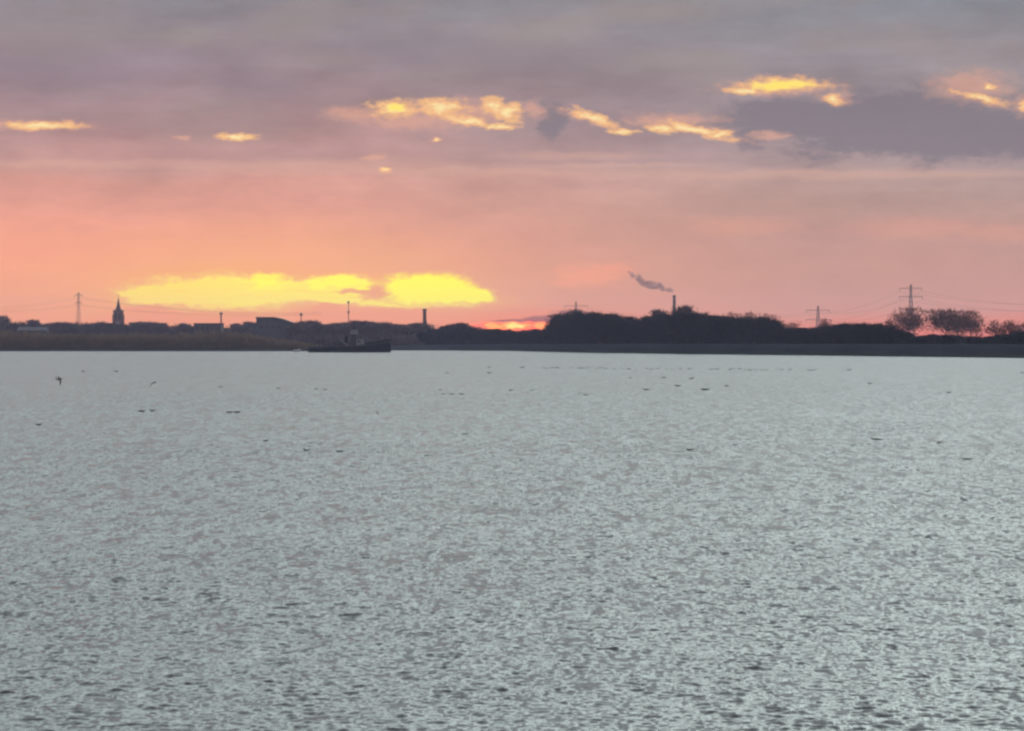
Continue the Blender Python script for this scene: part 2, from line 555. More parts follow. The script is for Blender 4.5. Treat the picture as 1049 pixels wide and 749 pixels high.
def river():
    wr = np.random.default_rng(5)
    dd = [3.0]
    while dd[-1] < 24:
        dd.append(dd[-1] + 0.7)
    while dd[-1] < 1480:
        dd.append(dd[-1] * (1.0012 if dd[-1] < 230 else 1.003))
    d = np.array(dd)
    core = np.arange(-240, 1291, 2.0)
    side, q, st = [], 0.0, 3.0
    while q < 6500:
        st *= 1.13
        q += st
        side.append(q)
    side = np.array(side)
    px = np.concatenate([core[0] - side[::-1], core, core[-1] + side])
    nr, nc = len(d), len(px)
    D = np.repeat(d[:, None], nc, 1)
    X = D * ((px[None, :] - CX) / F)
    cy = np.gradient(d)[:, None]
    cx = D * (np.gradient(px)[None, :] / F)
    H = np.zeros_like(D)
    DX = np.zeros_like(D)
    DY = np.zeros_like(D)
    miss = np.zeros_like(D)
    n = 120
    lam = 0.11 * (2.4 / 0.11) ** ((np.arange(n) + wr.random(n)) / n)
    wgt = np.exp(-(np.log(lam / 0.16) / 0.7) ** 2) + 0.05
    sl = np.sqrt(wgt / wgt.sum() * 2) * RMS
    th = math.radians(250) + wr.normal(0, 0.6, n)
    gust = 1.0 + 0.22 * np.sin(X * 0.11 + D * 0.037 + 2 * np.sin(D * 0.021)) * np.sin(D * 0.052 - X * 0.045 + 1.3 * np.sin(X * 0.06))
    for i in range(n):
        k = 2 * math.pi / lam[i]
        kx, ky = math.cos(th[i]), math.sin(th[i])
        # fade out what the cells cannot carry
        need = np.maximum(np.abs(ky) * cy, np.abs(kx) * cx)
        f = np.clip((lam[i] / need - 2.6) / 2.0, 0, 1)
        miss += sl[i] ** 2 * 0.5 * (1 - f ** 2)
        if f.max() <= 0:
            continue
        ph = k * (kx * X + ky * D) + wr.uniform(0, 6.28)
        a = sl[i] / k * f
        H += a * np.cos(ph)
        sn = a * np.sin(ph)
        DX += kx * sn
        DY += ky * sn
    H *= gust
    fade = np.clip((d - 24) / 4, 0, 1)[:, None]
    co_ = np.stack([X - 0.8 * DX * fade, D - 0.8 * DY * fade, H * fade], 2).reshape(-1, 3)
    idx = np.arange(nr * nc).reshape(nr, nc)
    fq = np.stack([idx[:-1, :-1], idx[:-1, 1:], idx[1:, 1:], idx[1:, :-1]], 2).reshape(-1)
    nf = len(fq) // 4
    me = bpy.data.meshes.new('water')
    me.vertices.add(nr * nc)
    me.vertices.foreach_set('co', co_.astype(np.float32).reshape(-1))
    me.loops.add(nf * 4)
    me.loops.foreach_set('vertex_index', fq.astype(np.int32))
    me.polygons.add(nf)
    me.polygons.foreach_set('loop_start', np.arange(0, nf * 4, 4, dtype=np.int32))
    me.polygons.foreach_set('loop_total', np.full(nf, 4, dtype=np.int32))
    me.polygons.foreach_set('use_smooth', np.ones(nf, dtype=bool))
    at = me.attributes.new('chop', 'FLOAT', 'POINT')
    at.data.foreach_set('value', np.sqrt(miss).astype(np.float32).reshape(-1))
    me.update(calc_edges=True)
    me.materials.append(wm)
    tag(link('water', me), kind='structure')


river()

# ------------------------------------------------------------------ haze
hm = bpy.data.materials.new('haze_air')
hm.use_nodes = True
N = Nodes(hm.node_tree)
pv = N.n('ShaderNodeVolumePrincipled')
pv.inputs['Color'].default_value = (0.60, 0.63, 0.92, 1)
pv.inputs['Density'].default_value = 0.0001
pv.inputs['Anisotropy'].default_value = 0.62
ho = N.n('ShaderNodeOutputMaterial')
N.put(ho.inputs['Volume'], pv.outputs[0])
mb = MB()
mb.box(-2600, 2600, -260, 4650, -2.0, 72)
tag(mb.build('haze', hm), kind='stuff')

# ------------------------------------------------------------------ trees


def tree_meshes(seed, h, cw, base, n_twig, tw=0.09, spread=1.0, flat=1.0, mat='twigs'):
    """bare winter tree of height h, crown width cw, crown starting at base: trunk mesh and crown mesh"""
    r = random.Random(seed)
    tr, cr = MB(), MB()
    r0 = h * 0.022 + 0.06
    lean = [0, 0]
    tp = [Vector((0, 0, -0.4))]
    top = h * 0.62
    k = 6
    for i in range(1, k + 1):
        lean[0] += r.uniform(-0.12, 0.12)
        lean[1] += r.uniform(-0.12, 0.12)
        tp.append(Vector((lean[0], lean[1], top * i / k)))
    tr.tube(tp, [r0 * 1.25] + [r0 * (1 - 0.72 * i / k) for i in range(1, k + 1)], 6)
    tips = []
    for i in range(15):
        t = base / h + (1 - base / h) * r.random() ** 0.8 * 0.62
        z = h * t
        seg = min(k - 1, max(0, int(z / top * k)))
        st = tp[seg].lerp(tp[min(seg + 1, k)], 0.5)
        a = r.uniform(0, 2 * math.pi)
        # an ellipsoid crown
        q = r.uniform(0.55, 1.0)
        ez = r.uniform(-0.35, 1.0)
        rad = cw * 0.5 * math.sqrt(max(0.05, 1 - ez * ez)) * q
        cz = base + (h - base) * (0.45 + 0.5 * ez * flat)
        en = Vector((math.cos(a) * rad, math.sin(a) * rad, max(cz, st.z + 0.3)))
        mid = st.lerp(en, 0.5) + Vector((r.uniform(-.3, .3), r.uniform(-.3, .3), r.uniform(0, .5)))
        tr.tube([st, mid, en], [r0 * 0.38, r0 * 0.22, r0 * 0.08], 4, cap=False)
        tips += [mid.lerp(en, 0.4), en, mid]
        for j in range(3):
            s2 = mid.lerp(en, r.uniform(0.0, 0.8))
            e2 = s2 + Vector((r.gauss(0, 1), r.gauss(0, 1), r.gauss(0.5, 0.7))) * cw * 0.12
            tr.tube([s2, e2], [r0 * 0.15, r0 * 0.05], 3, cap=False)
            tips.append(e2)
    tips.append(Vector((lean[0], lean[1], h * 0.9)))
    for i in range(n_twig):
        c = r.choice(tips)
        o = c + Vector((r.gauss(0, 1), r.gauss(0, 1), r.gauss(0.1, 0.85))) * cw * 0.085 * spread
        if o.z > h:
            o.z = h - r.random() * 0.6
        if o.z < base * 0.7:
            continue
        out = Vector((o.x, o.y, (o.z - base) * 0.6 + 0.4)).normalized()
        d = (out + Vector((r.gauss(0, .6), r.gauss(0, .6), r.gauss(0.2, .5)))).normalized() * r.uniform(0.35, 1.1) * (cw / 8)
        w = d.cross(Vector((r.gauss(0, 1), r.gauss(0, 1), r.gauss(0, 1)))).normalized() * tw * (cw / 8) * r.uniform(0.6, 1.3)
        cr.add([o - w, o + w, o + d + w * 0.25, o + d - w * 0.25], [(0, 1, 2, 3)])
    return tr.mesh('trunk', M['bark']), cr.mesh('crown', M[mat])


# kinds: wood trees are tight and dense, village trees rounder, solitary ones broad
KINDS = {}
for i in range(5):
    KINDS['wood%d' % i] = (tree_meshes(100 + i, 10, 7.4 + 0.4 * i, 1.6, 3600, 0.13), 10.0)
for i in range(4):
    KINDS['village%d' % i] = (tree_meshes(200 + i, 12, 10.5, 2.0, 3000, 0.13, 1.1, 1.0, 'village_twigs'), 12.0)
for i in range(3):
    KINDS['thin%d' % i] = (tree_meshes(300 + i, 8, 5.5, 2.0, 700, 0.10, 0.8, 1.0, 'red_twigs'), 8.0)
KINDS['round'] = (tree_meshes(401, 13, 11, 2.6, 2300, 0.07, 1.2, 1.0, 'red_twigs'), 13.0)
KINDS['broad0'] = (tree_meshes(402, 13, 15, 3.2, 2400, 0.07, 1.25, 0.9, 'red_twigs'), 13.0)
KINDS['broad1'] = (tree_meshes(403, 13, 14, 3.0, 2100, 0.07, 1.25, 0.9, 'red_twigs'), 13.0)


def plant_tree(kind, px, d, top, label, group=None, wide=1.0, name='bare_tree', zg=1.5):
    (tm, cm), h0 = KINDS[kind]
    h = wz(top, d) - zg
    s = h / h0
    e = empty(name, (wx(px, d), d, zg), random.uniform(0, 6.28), (s * wide, s * wide, s))
    tag(e, label, 'tree', group)
    link('trunk', tm, e)
    link('crown', cm, e)
    return e


def skyline(tab):
    xs = [t[0] for t in tab]
    ys = [t[1] for t in tab]
    return lambda x: float(np.interp(x, xs, ys))


# the wood on the levee side, right half
skyR = skyline([(436, 338), (446, 337), (456, 334), (470, 332), (486, 335), (500, 338), (545, 338.5), (558, 338), (566, 332), (572, 324), (585, 320.5), (602, 321), (622, 322), (636, 324),
                (650, 326.5), (660, 327), (672, 323), (682, 321), (700, 321), (716, 321), (728, 323), (745, 325), (762, 325.5), (787, 326), (794, 329), (798, 337), (812, 336), (832, 337), (846, 334),
                (860, 333), (872, 332), (890, 331), (905, 332), (918, 337), (930, 343), (950, 344), (965, 343), (985, 344), (1005, 345), (1018, 344), (1034, 342), (1049, 340), (1100, 336), (1180, 334)])
x = 438.0
row = 0
while x < 1110:
    for back in (0, 1, 2):
        px = x + random.uniform(-4, 4) + back * 4
        d = shore(px) + 42 + back * 34 + random.uniform(-12, 12)
        top = skyR(px) + (0.0 if back == 1 else random.uniform(0.0, 2.0)) + random.uniform(-0.8, 0.8)
        if top > 346:
            continue
        if px < 556:
            lab, grp, nm = 'bare winter tree in the low treeline between the brick chimney and the sunset slit', 'trees of the low treeline by the sunset', 'bare_tree'
        elif px < 797:
            lab, grp, nm = 'bare winter tree in the tall dense wood below the smoking chimney', 'trees of the dense wood', 'woodland_tree'
        else:
            lab, grp, nm = 'bare winter tree in the low dark belt beneath the two wide pylons', 'trees of the belt beneath the pylons', 'bare_tree'
        h = wz(top, d) - 1.5
        plant_tree('wood%d' % random.randrange(5), px, d, top, lab, grp, wide=max(0.95, min(2.2, 9.0 / h)), name=nm)
    hh = wz(skyR(x), shore(x) + 70) - 1.5
    x += max(9.0, 0.62 * max(hh * 0.8, 7.0) * F / (shore(x) + 60))

# single crowns that stand out above the wood
for px, top, lab in [(592, 319, 'rounded crown rising above the wood just under the half hidden pylon'), (703, 315, 'tuft like crown rising beside the smoking chimney'),
                     (672, 319, 'low feathery crown rising on the other side of the smoking chimney from the tuft')]:
    plant_tree('village0', px, shore(px) + 130, top, lab.replace('crown', 'bare crown', 1), None, 0.85)
for px, top, lab in [(752, 320.5, 'first of three spindly trees above the flat end of the wood, nearest the smoking chimney'), (770, 320, 'middle one of three spindly trees poking above the flat end of the wood'),
                     (788, 322, 'last of three spindly trees poking above the flat end of the wood, at its edge')]:
    plant_tree('thin%d' % (px % 3), px, shore(px) + 135, top, lab, 'spindly trees above the wood', 1.1, 'spindly_tree')
plant_tree('thin1', 809, shore(809) + 150, 329, 'small flat topped bare tree alone in the gap beyond the end of the wood', None, 1.5, 'small_tree')
plant_tree('thin2', 846, shore(846) + 100, 327, 'scraggy bare tree against the foot of the lower wide pylon', None, 0.9, 'small_tree')
plant_tree('thin0', 865, shore(865) + 100, 330.5, 'low bushy bare tree next to the scraggy one by the lower pylon', None, 1.4, 'small_tree')
plant_tree('round', 931, 1150, 316.5, 'round crowned tall bare tree directly in front of the tallest pylon', None, 0.98, 'solitary_tree')
plant_tree('thin1', 914, 850, 326, 'slim bare tree leaning against the round crowned tree below the tallest pylon', None, 1.0, 'small_tree')
plant_tree('broad0', 969, 1130, 319, 'broad domed bare tree, the darker of the two beside the round crowned tree', None, 0.92, 'solitary_tree')
plant_tree('broad1', 994, 1170, 320, 'broad bare tree with a sloping crown beyond the darker domed tree', None, 0.80, 'solitary_tree')
plant_tree('thin0', 1020, 840, 327.5, 'ragged thin bare tree with sky showing through, next to the broad sloping tree', None, 1.3, 'small_tree')
plant_tree('thin2', 1036, 835, 328.5, 'ragged thin bare tree near the picture edge, second after the broad sloping tree', None, 1.4, 'small_tree')
plant_tree('thin1', 1050, 830, 330, 'ragged thin bare tree cut by the picture edge below the power lines', None, 1.3, 'small_tree')

# village trees, left half
skyL = skyline([(-120, 328), (-20, 324), (0, 322.5), (4, 326), (10, 332), (20, 331), (33, 329), (44, 331), (50, 333), (60, 331), (80, 331), (100, 330.5), (118, 332), (130, 333), (142, 329.5), (150, 331),
                (158, 331), (165, 330), (172, 334), (178, 337), (186, 332), (194, 334), (200, 336), (226, 336), (236, 335), (246, 331), (258, 331), (266, 334), (292, 332), (304, 329.5), (320, 330), (328, 332.5),
                (345, 332), (360, 330), (372, 330), (384, 332), (395, 330.5), (405, 333), (414, 334.5), (424, 331), (433, 330), (440, 337)])
x = -40.0
while x < 438:
    for back in (0, 1):
        px = x + random.uniform(-3, 3) + back * 5
        d = (1760 if px < 300 else 1500) + back * 70 + random.uniform(-25, 25)
        top = skyL(px) + (0 if back else random.uniform(0, 2)) + random.uniform(-0.6, 1.2)
        if px < 130:
            lab, grp = 'distant bare tree in the village treeline around the church', 'village trees around the church'
        elif px < 300:
            lab, grp = 'distant bare tree in the village treeline among the flat roofed buildings', 'village trees among the buildings'
        else:
            lab, grp = 'distant bare tree in the purple treeline behind the dark workboat', 'trees behind the workboat'
        h = wz(top, d) - 1.5
        plant_tree('village%d' % random.randrange(4), px, d, top, lab, grp, wide=min(1.5, 12.5 / h), name='village_tree')
    x += 9.5


def scrub(name, mat, x0, x1, dist, top, n, ln_, wd, ground, lowfrac=0.0):
    """dense low growth: many upright blades through a strip of ground"""
    vs = np.zeros((n, 4, 3))
    px = rng.uniform(x0, x1, n)
    bk = rng.random(n)
    d = np.array([dist(p) for p in px]) + bk * 38
    zt = np.array([wz(top(p), dd) for p, dd in zip(px, d)])
    g = ground
    bump = 0.82 + 0.18 * np.sin(px * 0.31 + 3 * np.sin(px * 0.05)) * np.sin(px * 0.13 + bk * 5)
    hh = np.maximum(0.6, (zt - g) * bump)
    z = g + hh * rng.random(n) ** (0.75) * (1 - lowfrac)
    L = ln_ * rng.uniform(0.5, 1.3, n)
    a = rng.uniform(0, math.pi, n)
    lean = rng.normal(0, 0.35, (n, 2))
    w = wd * rng.uniform(0.5, 1.4, n)
    X = (px - CX) / F * d
    o = np.stack([X, d, np.maximum(g - 0.1, z - L)], 1)
    t = np.stack([X + lean[:, 0] * L, d + lean[:, 1] * L, z], 1)
    s = np.stack([np.cos(a) * w, np.sin(a) * w, np.zeros(n)], 1)
    vs[:, 0], vs[:, 1], vs[:, 2], vs[:, 3] = o - s, o + s, t + s * 0.3, t - s * 0.3
    me = bpy.data.meshes.new(name)
    me.vertices.add(n * 4)
    me.vertices.foreach_set('co', vs.reshape(-1))
    me.loops.add(n * 4)
    me.loops.foreach_set('vertex_index', np.arange(n * 4, dtype=np.int32))
    me.polygons.add(n)
    me.polygons.foreach_set('loop_start', np.arange(0, n * 4, 4, dtype=np.int32))
    me.polygons.foreach_set('loop_total', np.full(n, 4, dtype=np.int32))
    me.materials.append(mat)
    me.update(calc_edges=True)
    o = link(name, me)
    return o


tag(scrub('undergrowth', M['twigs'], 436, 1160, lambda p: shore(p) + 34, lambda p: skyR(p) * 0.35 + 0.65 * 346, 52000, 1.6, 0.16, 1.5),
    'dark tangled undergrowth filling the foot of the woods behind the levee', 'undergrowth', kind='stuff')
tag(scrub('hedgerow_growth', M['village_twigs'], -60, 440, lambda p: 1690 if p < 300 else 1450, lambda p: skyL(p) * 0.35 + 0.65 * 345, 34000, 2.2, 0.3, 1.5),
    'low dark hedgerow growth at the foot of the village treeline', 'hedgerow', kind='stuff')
topW = skyline([(-80, 336), (0, 336), (30, 337.5), (70, 339.5), (110, 340), (140, 339), (175, 340), (205, 338), (222, 336.5), (245, 338.5), (262, 341), (280, 344.5), (300, 347), (318, 351), (330, 354), (345, 357)])
tag(scrub('willow_scrub', M['willow'], -70, 340, lambda p: shore(p) + 14, topW, 90000, 1.7, 0.13, 0.9),
    'brown bare willow scrub covering the low bank in front of the village', 'scrub', kind='stuff')
tag(scrub('reed_fringe', M['reed'], -70, 322, lambda p: shore(p) + 3.5, lambda p: 355.2 + 0.8 * math.sin(p * 0.2) * math.sin(p * 0.067), 16000, 1.2, 0.05, 0.45),
    'dry reeds fringing the waterline below the willow scrub', 'reeds', kind='stuff')
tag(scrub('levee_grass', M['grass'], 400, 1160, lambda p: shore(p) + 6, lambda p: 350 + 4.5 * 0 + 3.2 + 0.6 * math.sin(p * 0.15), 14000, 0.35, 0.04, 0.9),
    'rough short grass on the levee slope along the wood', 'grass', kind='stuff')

# ------------------------------------------------------------------ buildings of the village


def church():
    d = 2050
    c = wx(121.3, d)
    e = tag(empty('church', (c, d, 1.5)), 'brick village church tower with pointed slate spire', 'church')
    k = d / F
    zt = wz(318, d) - 1.5
    w = 4.7 * k
    mb = MB()
    mb.box(-w, w, -w, w, -0.3, zt - 0.6)
    mb.box(-w - 0.25, w + 0.25, -w - 0.25, w + 0.25, zt - 0.6, zt)
    for sx in (-1, 1):
        for sy in (-1, 1):
            mb.box(sx * w - 0.4 + sx * 0.1, sx * w + 0.4 + sx * 0.1, sy * w - 0.4 + sy * 0.1, sy * w + 0.4 + sy * 0.1, -0.2, zt - 3)
    t = mb.build('tower', M['brick'], e)
    for s in (-1, 1):
        mb = MB()
        mb.side_prism([(s * 1.5 - 0.7, zt - 6.2), (s * 1.5 + 0.7, zt - 6.2), (s * 1.5 + 0.7, zt - 3.2), (s * 1.5, zt - 2.3), (s * 1.5 - 0.7, zt - 3.2)], -w - 0.12, -w - 0.02)
        mb.build('belfry_opening', M['darkglass'], t)
    mb = MB()
    mb.lathe([(1.25, zt - 9.2), (1.25, zt - 9.1)], 20)
    for i, v in enumerate(mb.v):
        mb.v[i] = (v[0], -w - 0.1 - (v[2] - (zt - 9.2)), zt - 9.0 + v[1])
    mb.build('clock_face', M['cabin'], t)
    zs = wz(304.5, d) - 1.5
    mb = MB()
    mb.lathe([(w * 0.86, zt), (w * 0.55, zt + (zs - zt) * 0.14), (w * 0.36, zt + (zs - zt) * 0.36), (w * 0.19, zt + (zs - zt) * 0.68), (0.06, zs)], 8)
    sp = mb.build('spire', M['slate'], e)
    mb = MB()
    mb.tube([(0, 0, zs - 0.5), (0, 0, zs + 1.8)], 0.10, 5)
    mb.tube([(-0.5, 0, zs + 1.1), (0.5, 0, zs + 1.1)], 0.08, 5)
    mb.build('cross', M['steel'], sp)
    # nave to the left of the tower
    x0, x1 = (wx(96, d) - c), -w - 0.02
    hz, rz = 6.8, wz(331, d) - 1.5
    mb = MB()
    mb.box(x0, x1, -5.5, 5.5, -0.3, hz)
    nv = mb.build('nave', M['brick'], e)
    for i in range(4):
        q = x0 + 2 + i * (x1 - x0 - 4) / 3.0
        mb = MB()
        mb.side_prism([(q - 0.6, 2), (q + 0.6, 2), (q + 0.6, 4.8), (q, 5.8), (q - 0.6, 4.8)], -5.62, -5.52)
        mb.build('window', M['darkglass'], nv)
    mb = MB()
    mb.add([(x0 - .3, -6, hz - .2), (x1, -6, hz - .2), (x1, 6, hz - .2), (x0 - .3, 6, hz - .2), (x0 - .3, 0, rz), (x1, 0, rz)], [(0, 1, 5, 4), (2, 3, 4, 5), (0, 4, 3), (1, 2, 5), (0, 3, 2, 1)])
    mb.build('roof', M['slate'], e)


church()


def window_row(parent, xs, z0, z1, y, w=1.2):
    for q in xs:
        mb = MB()
        mb.box(q - w / 2, q + w / 2, y - 0.10, y - 0.02, z0, z1)
        mb.build('window', M['darkglass'], parent)


def flat_hall():
    d = 1640
    c = wx(214, d)
    k = d / F
    e = tag(empty('flat_roofed_hall', (c, d, 1.5)), 'wide flat roofed hall with one slender roof pipe, standing above the brown scrub', 'building')
    h = wz(332, d) - 1.5
    w = 14 * k
    mb = MB()
    mb.box(-w, w, -7, 7, -0.3, h)
    a = mb.build('wall', M['wall'], e)
    window_row(a, [(-w + 2 + i * (2 * w - 4) / 4) for i in range(5)], h - 3.2, h - 1.7, -7, 1.8)
    mb = MB()
    mb.box(-w - 0.35, w + 0.35, -7.35, 7.35, h, h + 0.45)
    r = mb.build('roof', M['slate'], e)
    px = wx(226.5, d) - c
    ht = wz(322, d) - 1.5
    mb = MB()
    mb.tube([(px, 0, h + 0.45), (px, 0, ht)], 0.42, 8)
    p = mb.build('roof_pipe', M['steel'], r)
    mb = MB()
    mb.lathe([(0.42, ht), (0.95, ht + 0.1), (0.95, ht + 0.8), (0.3, ht + 1.2)], 10, px, 0)
    mb.build('pipe_cowl', M['steel'], p)


flat_hall()


def big_barn():
    d = 1590
    c = wx(281, d)
    k = d / F
    e = tag(empty('barn', (c, d, 1.5)), 'large barn, the bulkiest building, its roof sloping down to one side beside the workboat', 'building')
    z = lambda y: wz(y, d) - 1.5
    X = lambda p: wx(p, d) - c
    prof = [(X(264), -0.3), (X(304), -0.3), (X(304), z(332.5)), (X(297), z(330.5)), (X(290), z(328)), (X(282), z(326.2)), (X(264), z(326.2))]
    mb = MB()
    mb.side_prism(prof, -9, 9)
    a = mb.build('wall', M['wall'], e)
    window_row(a, [X(p) for p in (269, 275, 281, 287)], z(336), z(334), -9, 1.8)
    mb = MB()
    rp = [(X(263.4), z(326.2) + 0.05), (X(282), z(326.2) + 0.05), (X(290), z(328) + .05), (X(297), z(330.5) + .05), (X(304.5), z(332.7) + .05)]
    mb.side_prism(rp + [(x_, z_ + 0.6) for x_, z_ in rp[::-1]], -9.5, 9.5)
    mb.build('roof', M['slate'], e)
    mb = MB()
    mb.box(X(294), X(300), -9.12, -9.02, -0.2, 4.2)
    mb.build('door', M['slate'], e)


big_barn()


def shed():
    d = 1600
    c = wx(34, d)
    k = d / F
    e = tag(empty('long_shed', (c, d, 1.5)), 'long low shed with pale roof in front of village trees near the lattice pylon', 'shed')
    w, h, r = 14.5 * k, wz(338.5, d) - 1.5, wz(335.2, d) - 1.5
    mb = MB()
    mb.box(-w, w, -5, 5, -0.3, h)
    a = mb.build('wall', M['wall'], e)
    mb = MB()
    mb.box(-1.6, 1.6, -5.1, -5.02, -0.2, 3.2)
    mb.build('door', M['slate'], e)
    mb = MB()
    mb.add([(-w - .3, -5.5, h - .1), (w + .3, -5.5, h - .1), (w + .3, 5.5, h - .1), (-w - .3, 5.5, h - .1), (-w - .3, 0, r), (w + .3, 0, r)], [(0, 1, 5, 4), (2, 3, 4, 5), (0, 4, 3), (1, 2, 5), (0, 3, 2, 1)])
    mb.build('roof', M['wall'], e)


shed()


def brick_chimney():
    d = 1780
    k = d / F
    e = tag(empty('factory_chimney', (wx(435, d), d, 1.5)), 'dark brick chimney without smoke standing beneath the glaring yellow opening', 'chimney')
    h = wz(316.5, d) - 1.5
    mb = MB()
    mb.lathe([(1.6, -0.4), (1.25, h * 0.5), (1.05, h - 1.2), (1.25, h - 1.0), (1.25, h)], 14)
    mb.build('shaft', M['chimney'], e)
    mb = MB()
    mb.box(1.0, 4.0, -1.6, 1.6, -0.3, wz(335, d) - 1.5)
    mb.build('flue_house', M['chimney'], e)
    mb = MB()
    mb.lathe([(1.45, h - 0.9), (1.45, h - 0.6)], 14)
    mb.build('collar', M['steel'], e)


brick_chimney()


def smoke_stack():
    d = 2300
    e = tag(empty('smoke_stack', (wx(690.7, d), d, 1.5)), 'slender industrial smokestack behind the wood, the one giving off smoke', 'chimney')
    h = wz(302.5, d) - 1.5
    mb = MB()
    mb.lathe([(1.75, -0.4), (1.35, h * 0.5), (1.15, h)], 14)
    mb.build('shaft', M['concrete'], e)
    for z in (h - 1.0, h - 6.0):
        mb = MB()
        mb.lathe([(1.2, z), (1.5, z + 0.1), (1.5, z + 0.6), (1.2, z + 0.7)], 14)
        mb.build('collar', M['chimney'], e)
    return d


smoke_stack()


def smoke():
    d = 2300
    mb = MB()
    path = [(690.3, 301, 0.7), (689.3, 299, 1.0), (687.5, 297.5, 1.5), (684, 296, 2.3), (679, 295, 3.0), (674, 293.5, 3.4), (669, 292, 3.2), (664, 291, 3.6), (659, 289, 3.3), (654, 285.5, 3.2), (649, 282, 2.6), (645.5, 280, 2.2)]
    r = random.Random(4)
    me = bpy.data.meshes.new('smoke_plume')
    import bmesh
    bm = bmesh.new()
    for px, py, rad in path:
        for j in range(3):
            q = Vector((wx(px + r.uniform(-2, 2), d), d + r.uniform(-2, 2), wz(py + r.uniform(-1.4, 1.4), d)))
            s = rad * d / F * r.uniform(0.9, 1.35)
            bmesh.ops.create_icosphere(bm, subdivisions=2, radius=s, matrix=Matrix.Translation(q))
    bm.to_mesh(me)
    bm.free()
    o = link('smoke_plume', me)
    rm = o.modifiers.new('join', 'REMESH')
    rm.mode = 'VOXEL'
    rm.voxel_size = 0.45
    m = bpy.data.materials.new('smoke')
    m.use_nodes = True
    N = Nodes(m.node_tree)
    pv = N.n('ShaderNodeVolumePrincipled')
    pv.inputs['Color'].default_value = (0.62, 0.46, 0.51, 1)
    sn_ = N.noise(N.n('ShaderNodeTexCoord').outputs['Object'], 0.28, 4.0, 0.6)
    N.put(pv.inputs['Density'], N.step(sn_, 0.32, 0.60, 0.02, 0.27))
    ob = N.n('ShaderNodeOutputMaterial')
    N.put(ob.inputs['Volume'], pv.outputs[0])
    me.materials.append(m)
    tag(o, 'grey purple smoke drifting from the slender smokestack', 'smoke', kind='thing')


smoke()

# ------------------------------------------------------------------ pylons and power lines


def pylon(px, top, d, arms, rz, label, body=2.6):
    """arms: list of (py, half width in metres)"""
    e = tag(empty('electricity_pylon', (wx(px, d), d, 1.5), rz), label, 'pylon')
    h = wz(top, d) - 1.5
    mb = MB()
    t = 0.085
    lv = [0, 0.16, 0.3, 0.43, 0.55, 0.66, 0.76, 0.85, 0.93, 1.0]
    wid = lambda f: max(0.35, body * (1 - f) ** 1.15 + 0.45)
    for sx in (-1, 1):
        for sy in (-1, 1):
            mb.tube([(sx * wid(f), sy * wid(f), h * f - (0.4 if f == 0 else 0)) for f in lv], t * 1.5, 4)
    for a, b in zip(lv[:-1], lv[1:]):
        for s in (-1, 1):
            mb.tube([(-wid(a), s * wid(a), h * a), (wid(b), s * wid(b), h * b)], t, 4)
            mb.tube([(wid(a), s * wid(a), h * a), (-wid(b), s * wid(b), h * b)], t, 4)
            mb.tube([(s * wid(a), -wid(a), h * a), (s * wid(b), wid(b), h * b)], t, 4)
            mb.tube([(s * wid(a), wid(a), h * a), (s * wid(b), -wid(b), h * b)], t, 4)
            mb.tube([(-wid(b), s * wid(b), h * b), (wid(b), s * wid(b), h * b)], t, 4)
    mb.build('tower_body', M['steel'], e)
    tips = []
    for py, hw in arms:
        z = wz(py, d) - 1.5
        mb = MB()
        for s in (-1, 1):
            for y in (-0.5, 0.5):
                mb.tube([(0, y, z - 0.55), (s * hw, 0, z)], t * 1.2, 4)
                mb.tube([(0, y, z + 0.75), (s * hw, 0, z)], t * 1.2, 4)
            n = 4
            for i in range(n):
                a, b = i / n, (i + 0.5) / n
                mb.tube([(s * hw * a, 0, z - 0.55 * (1 - a)), (s * hw * b, 0, z + 0.75 * (1 - b))], t * 0.8, 4)
        arm = mb.build('crossarm', M['steel'], e)
        for s in (-1, 1):
            mb = MB()
            mb.tube([(s * hw * 0.97, 0, z - 0.05), (s * hw * 0.97, 0, z - 2.2)], 0.14, 5)
            mb.build('insulator', M['cable'], arm)
            q = Matrix.Rotation(rz, 3, 'Z') @ Vector((s * hw * 0.97, 0, z - 2.2))
            tips.append(Vector((q.x + e.location.x, q.y + d, q.z + 1.5)))
    return tips


pA = pylon(80.5, 299.5, 2600, [(302.5, 5.0), (310, 3.8)], 0.9, 'slim faint pylon in the hazy orange sky beside the church', 2.2)
pB = pylon(590, 309, 2600, [(313.5, 11.0)], 0.1, 'half hidden pylon, only its wide single crossarm showing above the wood', 2.2)
pC = pylon(838, 313.5, 2300, [(318, 9.8), (327.5, 10.2)], 0.1, 'lower wide armed pylon rising from the gap past the wood', 2.2)
pD = pylon(933, 291.5, 2150, [(295.5, 8.8), (304, 9.2)], 0.15, 'tallest pylon with two crossarms, standing above the round crowned tree', 2.2)


def cable(a, b, sag, label, group):
    mb = MB()
    n = 14
    pts = [a.lerp(b, i / n) - Vector((0, 0, sag * 4 * (i / n) * (1 - i / n))) for i in range(n + 1)]
    mb.tube(pts, 0.045, 4)
    tag(mb.build('power_cable', M['cable']), label, 'cable', group)


def pt(px, py, d):
    return Vector((wx(px, d), d, wz(py, d)))


